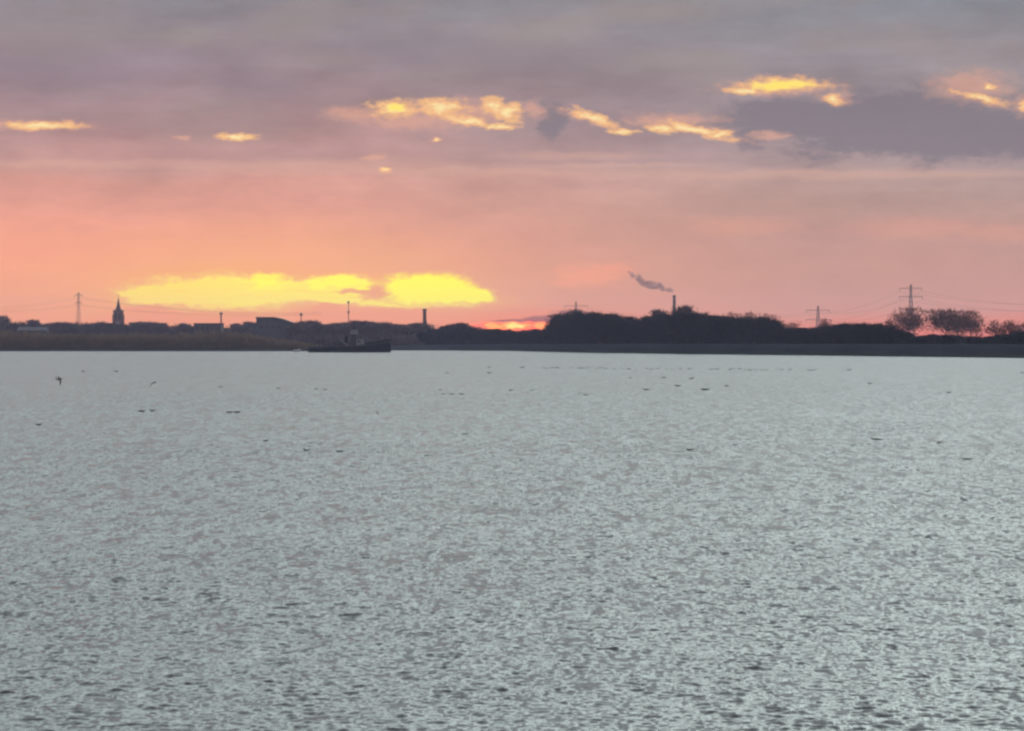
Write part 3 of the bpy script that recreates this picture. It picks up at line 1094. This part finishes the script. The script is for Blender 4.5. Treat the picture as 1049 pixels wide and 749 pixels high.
for i, t in enumerate(pA):
    cable(t, pt(-60, 317 + 3 * (i % 2), 2350) + Vector((0, (i - 1.5) * 6, 0)), 3, 'thin power cable sagging from the slim pylon away from the church', 'cables of the slim pylon')
    cable(t, pt(330, 320 + 2 * (i % 2), 2750) + Vector((0, (i - 1.5) * 6, 0)), 5, 'thin power cable running from the slim pylon past the church spire', 'cables past the church')
for i, t in enumerate(pD):
    cable(t, pt(1160, 311 + 5 * (i // 2), 1950) + Vector((0, (i % 2) * 10, 0)), 5, 'thin power cable running from the tallest pylon towards the picture edge', 'cables beyond the tallest pylon')
for i, (a, b) in enumerate(zip(pC, pD)):
    cable(a, b, 5, 'thin power cable strung between the two wide armed pylons', 'cables between the wide armed pylons')
for i, b in enumerate(pB):
    cable(pC[i], b, 7, 'thin power cable strung behind the wood between two pylons', 'cables behind the wood')


def mast(px, top, d, r0, label, rings):
    e = tag(empty('radio_mast', (wx(px, d), d, 1.5)), label, 'mast')
    h = wz(top, d) - 1.5
    mb = MB()
    mb.tube([(0, 0, -0.3), (0, 0, h * 0.5), (0, 0, h)], [r0, r0 * 0.8, r0 * 0.55], 8)
    mb.build('pole', M['steel'], e)
    for f in rings:
        mb = MB()
        mb.lathe([(r0 * 0.7, h * f), (r0 * 2.1, h * f + 0.2), (r0 * 2.1, h * f + 1.6), (r0 * 0.7, h * f + 1.8)], 8)
        mb.build('antenna', M['cabin'], e)


mast(357, 308.5, 2000, 0.36, 'thin tall radio mast directly above the workboat wheelhouse', (0.94, 0.72))
mast(308.5, 320.5, 1800, 0.42, 'short thin pole rising from the trees between barn and tall radio mast', (0.9,))

# ------------------------------------------------------------------ workboat
BD = 1075.0
kb = BD / F


def workboat():
    ox = wx(358, BD)
    e = tag(empty('workboat', (ox, BD, 0.0)), 'dark workboat with raised bow and tall wheelhouse lying along the scrubby bank', 'boat')
    X = lambda px: (px - 358) * kb
    Z = lambda py: (361.0 - py) * kb
    # hull: stations along the length (x, half beam, deck height)
    st = [(316, 2.2, 355.8), (320, 2.9, 355.5), (330, 3.2, 355.2), (345, 3.3, 354.8), (362, 3.3, 354.0), (375, 3.3, 353.0), (385, 3.0, 351.9), (392, 2.2, 350.4), (397, 1.1, 349.6), (400.5, 0.12, 349.1)]
    vs, fs = [], []
    for i, (px, b, y) in enumerate(st):
        xk = X(px) - (max(0, px - 388) * 0.14 * kb)
        zd = Z(y)
        vs += [(xk, -b * 0.82, -0.7), (X(px), -b, 0.6), (X(px) + 0.0, -b * 1.02, zd), (X(px), b * 1.02, zd), (X(px), b, 0.6), (xk, b * 0.82, -0.7)]
    n = 6
    for i in range(len(st) - 1):
        for j in range(n):
            a, b = i * n + j, i * n + (j + 1) % n
            fs.append((a, a + n, b + n, b))
    fs.append(tuple(range(n)))
    fs.append(tuple(range((len(st) - 1) * n, len(st) * n))[::-1])
    mb = MB()
    mb.add(vs, fs)
    hull = mb.build('hull', M['hull'], e)
    for s in (-1, 1):
        mb = MB()
        mb.tube([(X(px), s * (b * 1.02 + 0.06), Z(y) - 0.25) for px, b, y in st], 0.13, 6)
        mb.build('rub_rail', M['deck'], hull)
        # bulwark forward
        mb = MB()
        f = [q for q in st if q[0] >= 375]
        pts = [(X(px), s * b * 1.0, Z(y)) for px, b, y in f]
        vs = [(x_, y_, z_ - 0.05) for x_, y_, z_ in pts] + [(x_ + 0.1, y_ * 1.02, z_ + 0.75) for x_, y_, z_ in pts]
        m_ = len(pts)
        mb.add(vs, [(i, i + 1, m_ + i + 1, m_ + i) for i in range(m_ - 1)])
        mb.build('bulwark', M['hull'], hull)
    # winch gear and hump on the after deck
    mb = MB()
    mb.side_prism([(X(336.5), Z(355)), (X(356), Z(354.6)), (X(354.5), Z(352.5)), (X(351), Z(350.2)), (X(347.5), Z(348.2)), (X(343), Z(348.8)), (X(340), Z(351.5))], -1.9, 1.9)
    hs = mb.build('engine_house', M['darkcabin'], e)
    for px in (343.5, 347.5, 350):
        mb = MB()
        mb.box(X(px) - 0.35, X(px) + 0.35, -1.98, -1.91, Z(353.4), Z(351.6))
        mb.build('window', M['darkglass'], hs)
    mb = MB()
    for q in (-0.9, 0.9):
        mb.tube([(X(341), q, Z(352)), (X(346.5), q * 0.3, Z(346.8))], 0.12, 5)
    mb.build('derrick', M['deck'], e)
    mb = MB()
    mb.lathe([(0.55, 0), (0.55, 0.15), (0.28, 0.16), (0.28, 1.0), (0.55, 1.01), (0.55, 1.15)], 10)
    mb.v = [(X(333) + x_, z_ - 0.57, Z(355.2) + 0.6 + y_) for x_, y_, z_ in mb.v]
    mb.build('winch', M['deck'], e)
    for px in (323, 327, 370):
        for s in (-1, 1):
            mb = MB()
            zz = Z(355.2 if px < 330 else 353.5)
            mb.lathe([(0.16, zz - 0.1), (0.16, zz + 0.6), (0.24, zz + 0.62), (0.24, zz + 0.75)], 8, X(px), s * 2.5)
            mb.build('bollard', M['deck'], e)
    mb = MB()
    mb.lathe([(0.62, Z(351.5)), (0.55, Z(345.2)), (0.66, Z(345.1)), (0.66, Z(344.4))], 12, X(354.6), 0)
    mb.build('funnel', M['hull'], e)
    # wheelhouse on its column
    mb = MB()
    mb.prism([(X(358.8), -1.1), (X(365.8), -1.1), (X(365.8), 1.1), (X(358.8), 1.1)], Z(354.4), Z(342.4), [(X(360.2), -0.95), (X(364.6), -0.95), (X(364.6), 0.95), (X(360.2), 0.95)])
    mb.build('wheelhouse_column', M['darkcabin'], e)
    mb = MB()
    mb.box(X(358.9), X(366.8), -1.6, 1.6, Z(342.4), Z(340.6))
    mb.box(X(359.2), X(366.5), -1.5, 1.5, Z(338.4), Z(337.5))
    for px in (359.2, 366.0):
        for yy in (-1.5, 1.4):
            mb.box(X(px), X(px) + 0.14, yy, yy + 0.1, Z(340.6), Z(338.4))
    wh = mb.build('wheelhouse', M['cabin'], e)
    for i in range(3):
        mb = MB()
        x0 = X(359.4) + 0.12 + i * 0.80
        mb.box(x0, x0 + 0.70, -1.44, 1.44, Z(340.6) + 0.01, Z(338.4) - 0.01)
        mb.build('window', M['glass'], wh)
    mb = MB()
    mb.box(X(358.6), X(367), -1.75, 1.75, Z(337.5), Z(337.5) + 0.16)
    mb.build('roof', M['darkcabin'], wh)
    mb = MB()
    mb.tube([(X(363.6), 0, Z(337.2)), (X(363.6), 0, Z(332.5))], [0.32, 0.22], 8)
    ms = mb.build('mast', M['darkcabin'], e)
    mb = MB()
    mb.box(X(363.6) - 0.75, X(363.6) + 0.75, -0.15, 0.15, Z(335), Z(335) + 0.28)
    mb.build('radar', M['darkcabin'], ms)
    # grey deckhouse ahead of the column
    mb = MB()
    mb.box(X(365.4), X(372), -1.8, 1.8, Z(354), Z(347.2))
    dh = mb.build('deckhouse', M['cabin'], e)
    mb = MB()
    mb.box(X(365.2), X(372.4), -2.0, 2.0, Z(347.2), Z(347.2) + 0.15)
    mb.build('roof', M['darkcabin'], dh)
    mb = MB()
    mb.box(X(366.6), X(368.6), -1.88, -1.81, Z(350.6), Z(348.6))
    mb.build('window', M['darkglass'], dh)
    mb = MB()
    mb.box(X(374), X(382), -1.5, 1.5, Z(353.2), Z(350.8))
    mb.build('hatch', M['deck'], e)
    mb = MB()
    mb.tube([(X(378.6), 0, Z(351)), (X(378.6), 0, Z(348.8))], 0.12, 6)
    mb.build('jackstaff', M['deck'], e)
    mb = MB()
    for s in (-1, 1):
        pts = [(X(px), s * 2.85, Z(355.3) + 0.95) for px in (319, 326, 333)]
        mb.tube(pts, 0.04, 4)
        for p in pts:
            mb.tube([p, (p[0], p[1], p[2] - 1.0)], 0.04, 4)
    mb.build('railing', M['deck'], e)


workboat()


def skiff():
    d = 1120.0
    k = d / F
    e = tag(empty('skiff', (wx(303.8, d), d, 0)), 'small pale open skiff low on the water off the workboat stern', 'boat')
    L = 4.3 * k
    st = [(-1.0, 0.75, 0.95), (-0.4, 0.85, 0.95), (0.3, 0.8, 1.05), (0.75, 0.45, 1.2), (1.0, 0.05, 1.32)]
    vs, fs = [], []
    for f, b, z in st:
        vs += [(f * L * 0.94, -b * 0.55, -0.2), (f * L, -b, z), (f * L * 0.98, -b * 0.82, z - 0.04), (f * L * 0.92, 0, 0.22), (f * L * 0.98, b * 0.82, z - 0.04), (f * L, b, z), (f * L * 0.94, b * 0.55, -0.2)]
    n = 7
    for i in range(len(st) - 1):
        for j in range(n):
            a, b = i * n + j, i * n + (j + 1) % n
            fs.append((a, a + n, b + n, b))
    fs += [tuple(range(n)), tuple(range((len(st) - 1) * n, len(st) * n))[::-1]]
    mb = MB()
    mb.add(vs, fs)
    mb.build('hull', M['white'], e)
    mb = MB()
    mb.box(-0.25, 0.25, -0.7, 0.7, 0.62, 0.70)
    mb.build('thwart', M['deck'], e)
    mb = MB()
    mb.box(-L - 0.35, -L - 0.02, -0.18, 0.18, 0.3, 1.45)
    mb.build('outboard_motor', M['hull'], e)


skiff()

# ------------------------------------------------------------------ birds


def skin_body(name, pts, edges, radii, mat, sub=2):
    me = bpy.data.meshes.new(name)
    me.from_pydata(pts, edges, [])
    o = bpy.data.objects.new(name, me)
    COL.objects.link(o)
    sk = o.modifiers.new('skin', 'SKIN')
    me.skin_vertices[0].data[0].use_root = True
    for i, r in enumerate(radii):
        me.skin_vertices[0].data[i].radius = r if hasattr(r, '__len__') else (r, r)
    ss = o.modifiers.new('sub', 'SUBSURF')
    ss.levels = ss.render_levels = sub
    dg = bpy.context.evaluated_depsgraph_get()
    me2 = bpy.data.meshes.new_from_object(o.evaluated_get(dg))
    me2.name = name
    bpy.data.objects.remove(o)
    me2.materials.clear()
    me2.materials.append(mat)
    me2.polygons.foreach_set('use_smooth', [True] * len(me2.polygons))
    return me2


# swimming duck, 1 unit long, bill towards +x; floats with a third of the body under water
duck_me = skin_body('duck_body', [(-0.02, 0, 0.07), (-0.24, 0, 0.10), (-0.42, 0, 0.15), (-0.50, 0, 0.19), (0.16, 0, 0.09), (0.25, 0, 0.18), (0.29, 0, 0.28), (0.36, 0, 0.33), (0.43, 0, 0.315), (0.50, 0, 0.30)],
                    [(0, 1), (1, 2), (2, 3), (0, 4), (4, 5), (5, 6), (6, 7), (7, 8), (8, 9)],
                    [(0.15, 0.12), (0.13, 0.10), (0.07, 0.055), (0.03, 0.015), (0.12, 0.10), (0.065, 0.065), (0.05, 0.05), (0.062, 0.062), (0.03, 0.022), (0.02, 0.01)], M['feather'])
rest_me = skin_body('resting_body', [(-0.02, 0, 0.08), (-0.26, 0, 0.10), (-0.44, 0, 0.13), (-0.50, 0, 0.15), (0.18, 0, 0.10), (0.32, 0, 0.16), (0.38, 0, 0.20), (0.30, 0, 0.22)],
                    [(0, 1), (1, 2), (2, 3), (0, 4), (4, 5), (5, 6), (6, 7)],
                    [(0.16, 0.12), (0.13, 0.10), (0.06, 0.05), (0.02, 0.015), (0.13, 0.11), (0.07, 0.07), (0.055, 0.055), (0.03, 0.025)], M['feather'])
# flying birds: body, neck, tail and two wings in one continuous skin, span 1 unit across y
fly_down = skin_body('flying_body', [(0, 0, 0), (-0.16, 0, 0.0), (-0.30, 0, 0.01), (0.14, 0, 0.01), (0.24, 0, 0.02), (0.32, 0, 0.01), (0.02, 0.14, 0.07), (0.0, 0.30, 0.05), (-0.06, 0.46, -0.10), (-0.10, 0.54, -0.24),
                                     (0.02, -0.14, 0.07), (0.0, -0.30, 0.05), (-0.06, -0.46, -0.10), (-0.10, -0.54, -0.24)],
                     [(0, 1), (1, 2), (0, 3), (3, 4), (4, 5), (0, 6), (6, 7), (7, 8), (8, 9), (0, 10), (10, 11), (11, 12), (12, 13)],
                     [(0.065, 0.06), (0.05, 0.045), (0.06, 0.012), (0.055, 0.05), (0.035, 0.035), (0.012, 0.01), (0.07, 0.02), (0.07, 0.014), (0.055, 0.012), (0.02, 0.008), (0.07, 0.02), (0.07, 0.014), (0.055, 0.012), (0.02, 0.008)], M['gull'])
fly_up = skin_body('gliding_body', [(0, 0, 0), (-0.16, 0, 0.0), (-0.30, 0, 0.01), (0.14, 0, 0.01), (0.24, 0, 0.02), (0.32, 0, 0.01), (0.02, 0.14, 0.10), (0.0, 0.28, 0.2), (-0.06, 0.42, 0.27), (-0.10, 0.52, 0.30),
                                    (0.02, -0.14, 0.10), (0.0, -0.28, 0.2), (-0.06, -0.42, 0.27), (-0.10, -0.52, 0.30)],
                   [(0, 1), (1, 2), (0, 3), (3, 4), (4, 5), (0, 6), (6, 7), (7, 8), (8, 9), (0, 10), (10, 11), (11, 12), (12, 13)],
                   [(0.065, 0.06), (0.05, 0.045), (0.06, 0.012), (0.055, 0.05), (0.035, 0.035), (0.012, 0.01), (0.07, 0.02), (0.07, 0.014), (0.055, 0.012), (0.02, 0.008), (0.07, 0.02), (0.07, 0.014), (0.055, 0.012), (0.02, 0.008)], M['gull'])


def swimmer(px, py, lpx, label, group='birds floating on the river', flip=False, rest=False, h=0.9, name='floating_bird'):
    d = CAMH * F / (py - HY + 1.0)
    L = lpx * d / F
    o = link(name, rest_me if rest else duck_me)
    o.location = (wx(px, d), d, 0.035)
    o.rotation_euler = (0, 0, (math.pi if flip else 0) + random.uniform(-0.35, 0.35))
    o.scale = (L, L, L * h)
    tag(o, label, 'bird', group)
    return o


def flyer(px, py, d, span, rz, tilt, me, label):
    o = link('flying_bird', me)
    o.location = (wx(px, d), d, wz(py, d))
    o.rotation_euler = (tilt, -0.1, rz)
    o.scale = (span, span, span)
    tag(o, label, 'bird', 'birds flying low over the river')


flyer(60.5, 388.5, 190, 0.85, 0.5, 0.5, fly_down, 'flying bird with one drooping wing, low over the water below the slim pylon')
flyer(157, 392.5, 190, 0.6, 0.9, -0.4, fly_down, 'flying bird low over the water, above the close pair of floating birds')
flyer(388.5, 425.5, 160, 0.62, 1.2, 0.2, fly_up, 'small flying bird low over the water below the workboat bow')
flyer(475, 445.5, 125, 0.55, 1.0, -0.15, fly_down, 'small flying bird over ripples below the brick chimney')
flyer(98.5, 716, 50, 0.13, 0.7, 0.4, fly_down, 'tiny dark bird skimming the nearest ripples at the bottom of the picture')

near = [
    (145, 421.5, 9, 'dark floating bird, the longer of a close pair below the church', False, True),
    (155.5, 421, 7, 'dark floating bird, the shorter of a close pair below the church', True, False),
    (39.5, 435.5, 8, 'small dark bird floating below the long low shed', False, True),
    (235, 422.5, 8.5, 'dark floating bird of a nose to tail pair below the barn, nearer the church', False, True),
    (243, 422.5, 9, 'dark floating bird of a nose to tail pair below the barn, nearer the workboat', False, True),
    (314, 462, 8, 'dark floating bird with raised head, below the barn and beside a flatter one', False, False),
    (348, 463, 10.5, 'flat dark floating bird below the workboat, beside one with raised head', False, True),
    (706.5, 461.5, 9, 'dark floating bird alone in mid water below the smokestack', True, True),
    (897, 450.5, 14, 'longest dark floating bird, stretched out below the lower wide pylon', True, True),
    (962.5, 454, 7, 'small dark floating bird below the broad domed tree', False, False),
    (991.5, 471, 12, 'flat dark floating bird nearest the picture edge, below the broad trees', False, True),
    (272, 452, 7, 'faint dark floating bird above the raised head bird below the barn', True, True),
]
for px, py, l, lab, fl, rs in near:
    swimmer(px, py, l, lab, 'dark birds floating in mid river', fl, rs, min(0.9, 7.0 / l))
far = [
    (226, 396, 5, 'tiny far floating bird above the nose to tail pair'), (285, 397.5, 6, 'tiny far floating bird, single, above and beside the nose to tail pair'),
    (324, 398, 5, 'tiny far floating bird below the workboat stern, first of two'), (333, 399, 5, 'tiny far floating bird below the workboat stern, second of two'),
    (501, 375.5, 5, 'tiny far bird floating just off the levee below the sunset slit, upper of two'), (501, 381.5, 6, 'tiny far bird floating below the sunset slit, lower of two'),
    (535, 376, 6, 'tiny far bird floating at the very start of the long thin row of birds'), (450.5, 399, 5, 'tiny far floating bird just above a short line of three'),
    (454, 403.5, 5, 'first of three tiny floating birds in a short line below the brick chimney'), (463, 403.5, 6, 'middle of three tiny floating birds in a short line below the brick chimney'),
    (473, 403.5, 7, 'last of three tiny floating birds in a short line below the brick chimney'), (523, 399.5, 6, 'tiny floating bird below the sunset slit, first of two side by side'),
    (545, 399.5, 5.5, 'tiny floating bird below the sunset slit, second of two side by side'), (599.5, 404.5, 6.5, 'small floating bird alone below the half hidden pylon'),
    (646, 386.5, 4.5, 'tiny floating bird below the end of the smoke trail'), (661.5, 399, 8, 'small floating bird below the smoke trail, low and stretched'),
    (680, 386.5, 6, 'tiny floating bird straight below the smokestack'), (694, 395, 8, 'small floating bird below the smokestack, the stretched one in front of a bulkier one'),
    (708.5, 387.5, 6.5, 'bulkiest tiny floating bird of the loose flock below the smokestack'), (722, 399, 11, 'long flat floating bird at the near side of the loose flock'),
    (744.5, 395, 6, 'tiny floating bird at the end of the loose flock, below the spindly trees'), (891, 392.5, 6, 'tiny floating bird alone below the lower wide pylon and above the longest bird'),
    (972, 402, 7, 'tiny floating bird alone below the broad domed tree and above a small dark one'), (1047, 381.5, 5, 'tiny floating bird cut by the picture edge near the levee'),
    (870, 378.5, 6, 'tiny floating bird past the end of the long thin row, near the levee'), (85, 380, 6, 'tiny far floating bird below the slim pylon and above the drooping flyer'),
    (119, 380, 6, 'tiny far floating bird straight below the church tower'), (458, 381.5, 5, 'tiny far floating bird below the brick chimney near the levee'),
]
for i, (px, py, l, lab) in enumerate(far):
    swimmer(px, py, l, lab, 'tiny far birds floating on the river', bool(i % 2), i % 3 != 0, 0.65)
rr = random.Random(8)
for a, b, y0, y1 in [(557, 575, 376, 376.3), (585, 600, 376.3, 376.5), (603, 646, 376.4, 376.8), (663, 690, 377.1, 377.3), (697, 708, 377.4, 377.5), (728, 738, 377.6, 377.6), (748, 774, 377.8, 377.9), (780, 792, 378.1, 378.2), (801, 815, 378.3, 378.4), (828, 840, 378.5, 378.6)]:
    q = a
    while q < b:
        t = (q - a) / max(1, b - a)
        swimmer(q, y0 + (y1 - y0) * t + rr.gauss(0, 0.45), rr.uniform(3.2, 6.0), 'tiny dark bird in the long thin row of birds off the levee', 'birds in the long thin row', rr.random() < 0.5, True, 0.6)
        q += rr.choice((3.5, 5, 6, 9))

# ------------------------------------------------------------------ sun lamp
sun = bpy.data.lights.new('sun', 'SUN')
sun.energy = 0.5
sun.angle = math.radians(0.5)
sun.color = (1.0, 0.55, 0.32)
so = bpy.data.objects.new('sun', sun)
COL.objects.link(so)
sv = Vector((math.sin(SUN_AZ) * math.cos(SUN_EL), math.cos(SUN_AZ) * math.cos(SUN_EL), math.sin(SUN_EL)))
so.rotation_euler = sv.to_track_quat('Z', 'Y').to_euler()

# ------------------------------------------------------------------ camera
cam = bpy.data.cameras.new('camera')
cam.sensor_fit = 'HORIZONTAL'
cam.sensor_width = 36.0
cam.lens = 36.0 * F / 1049.0
cam.clip_start = 0.5
cam.clip_end = 20000
co = bpy.data.objects.new('camera', cam)
COL.objects.link(co)
co.location = (0, 0, CAMH)
co.rotation_euler = (math.radians(90) - math.atan((374.5 - HY) / F), 0, 0)
scene.camera = co

vs_ = scene.view_settings
vs_.view_transform = 'Standard'
vs_.look = 'None'
vs_.exposure = 0.0
vs_.gamma = 1.0
vs_.use_curve_mapping = False
scene.render.engine = 'CYCLES'
scene.cycles.filter_width = 2.4
scene.cycles.use_denoising = True
scene.cycles.volume_bounces = 1
scene.cycles.max_bounces = 6
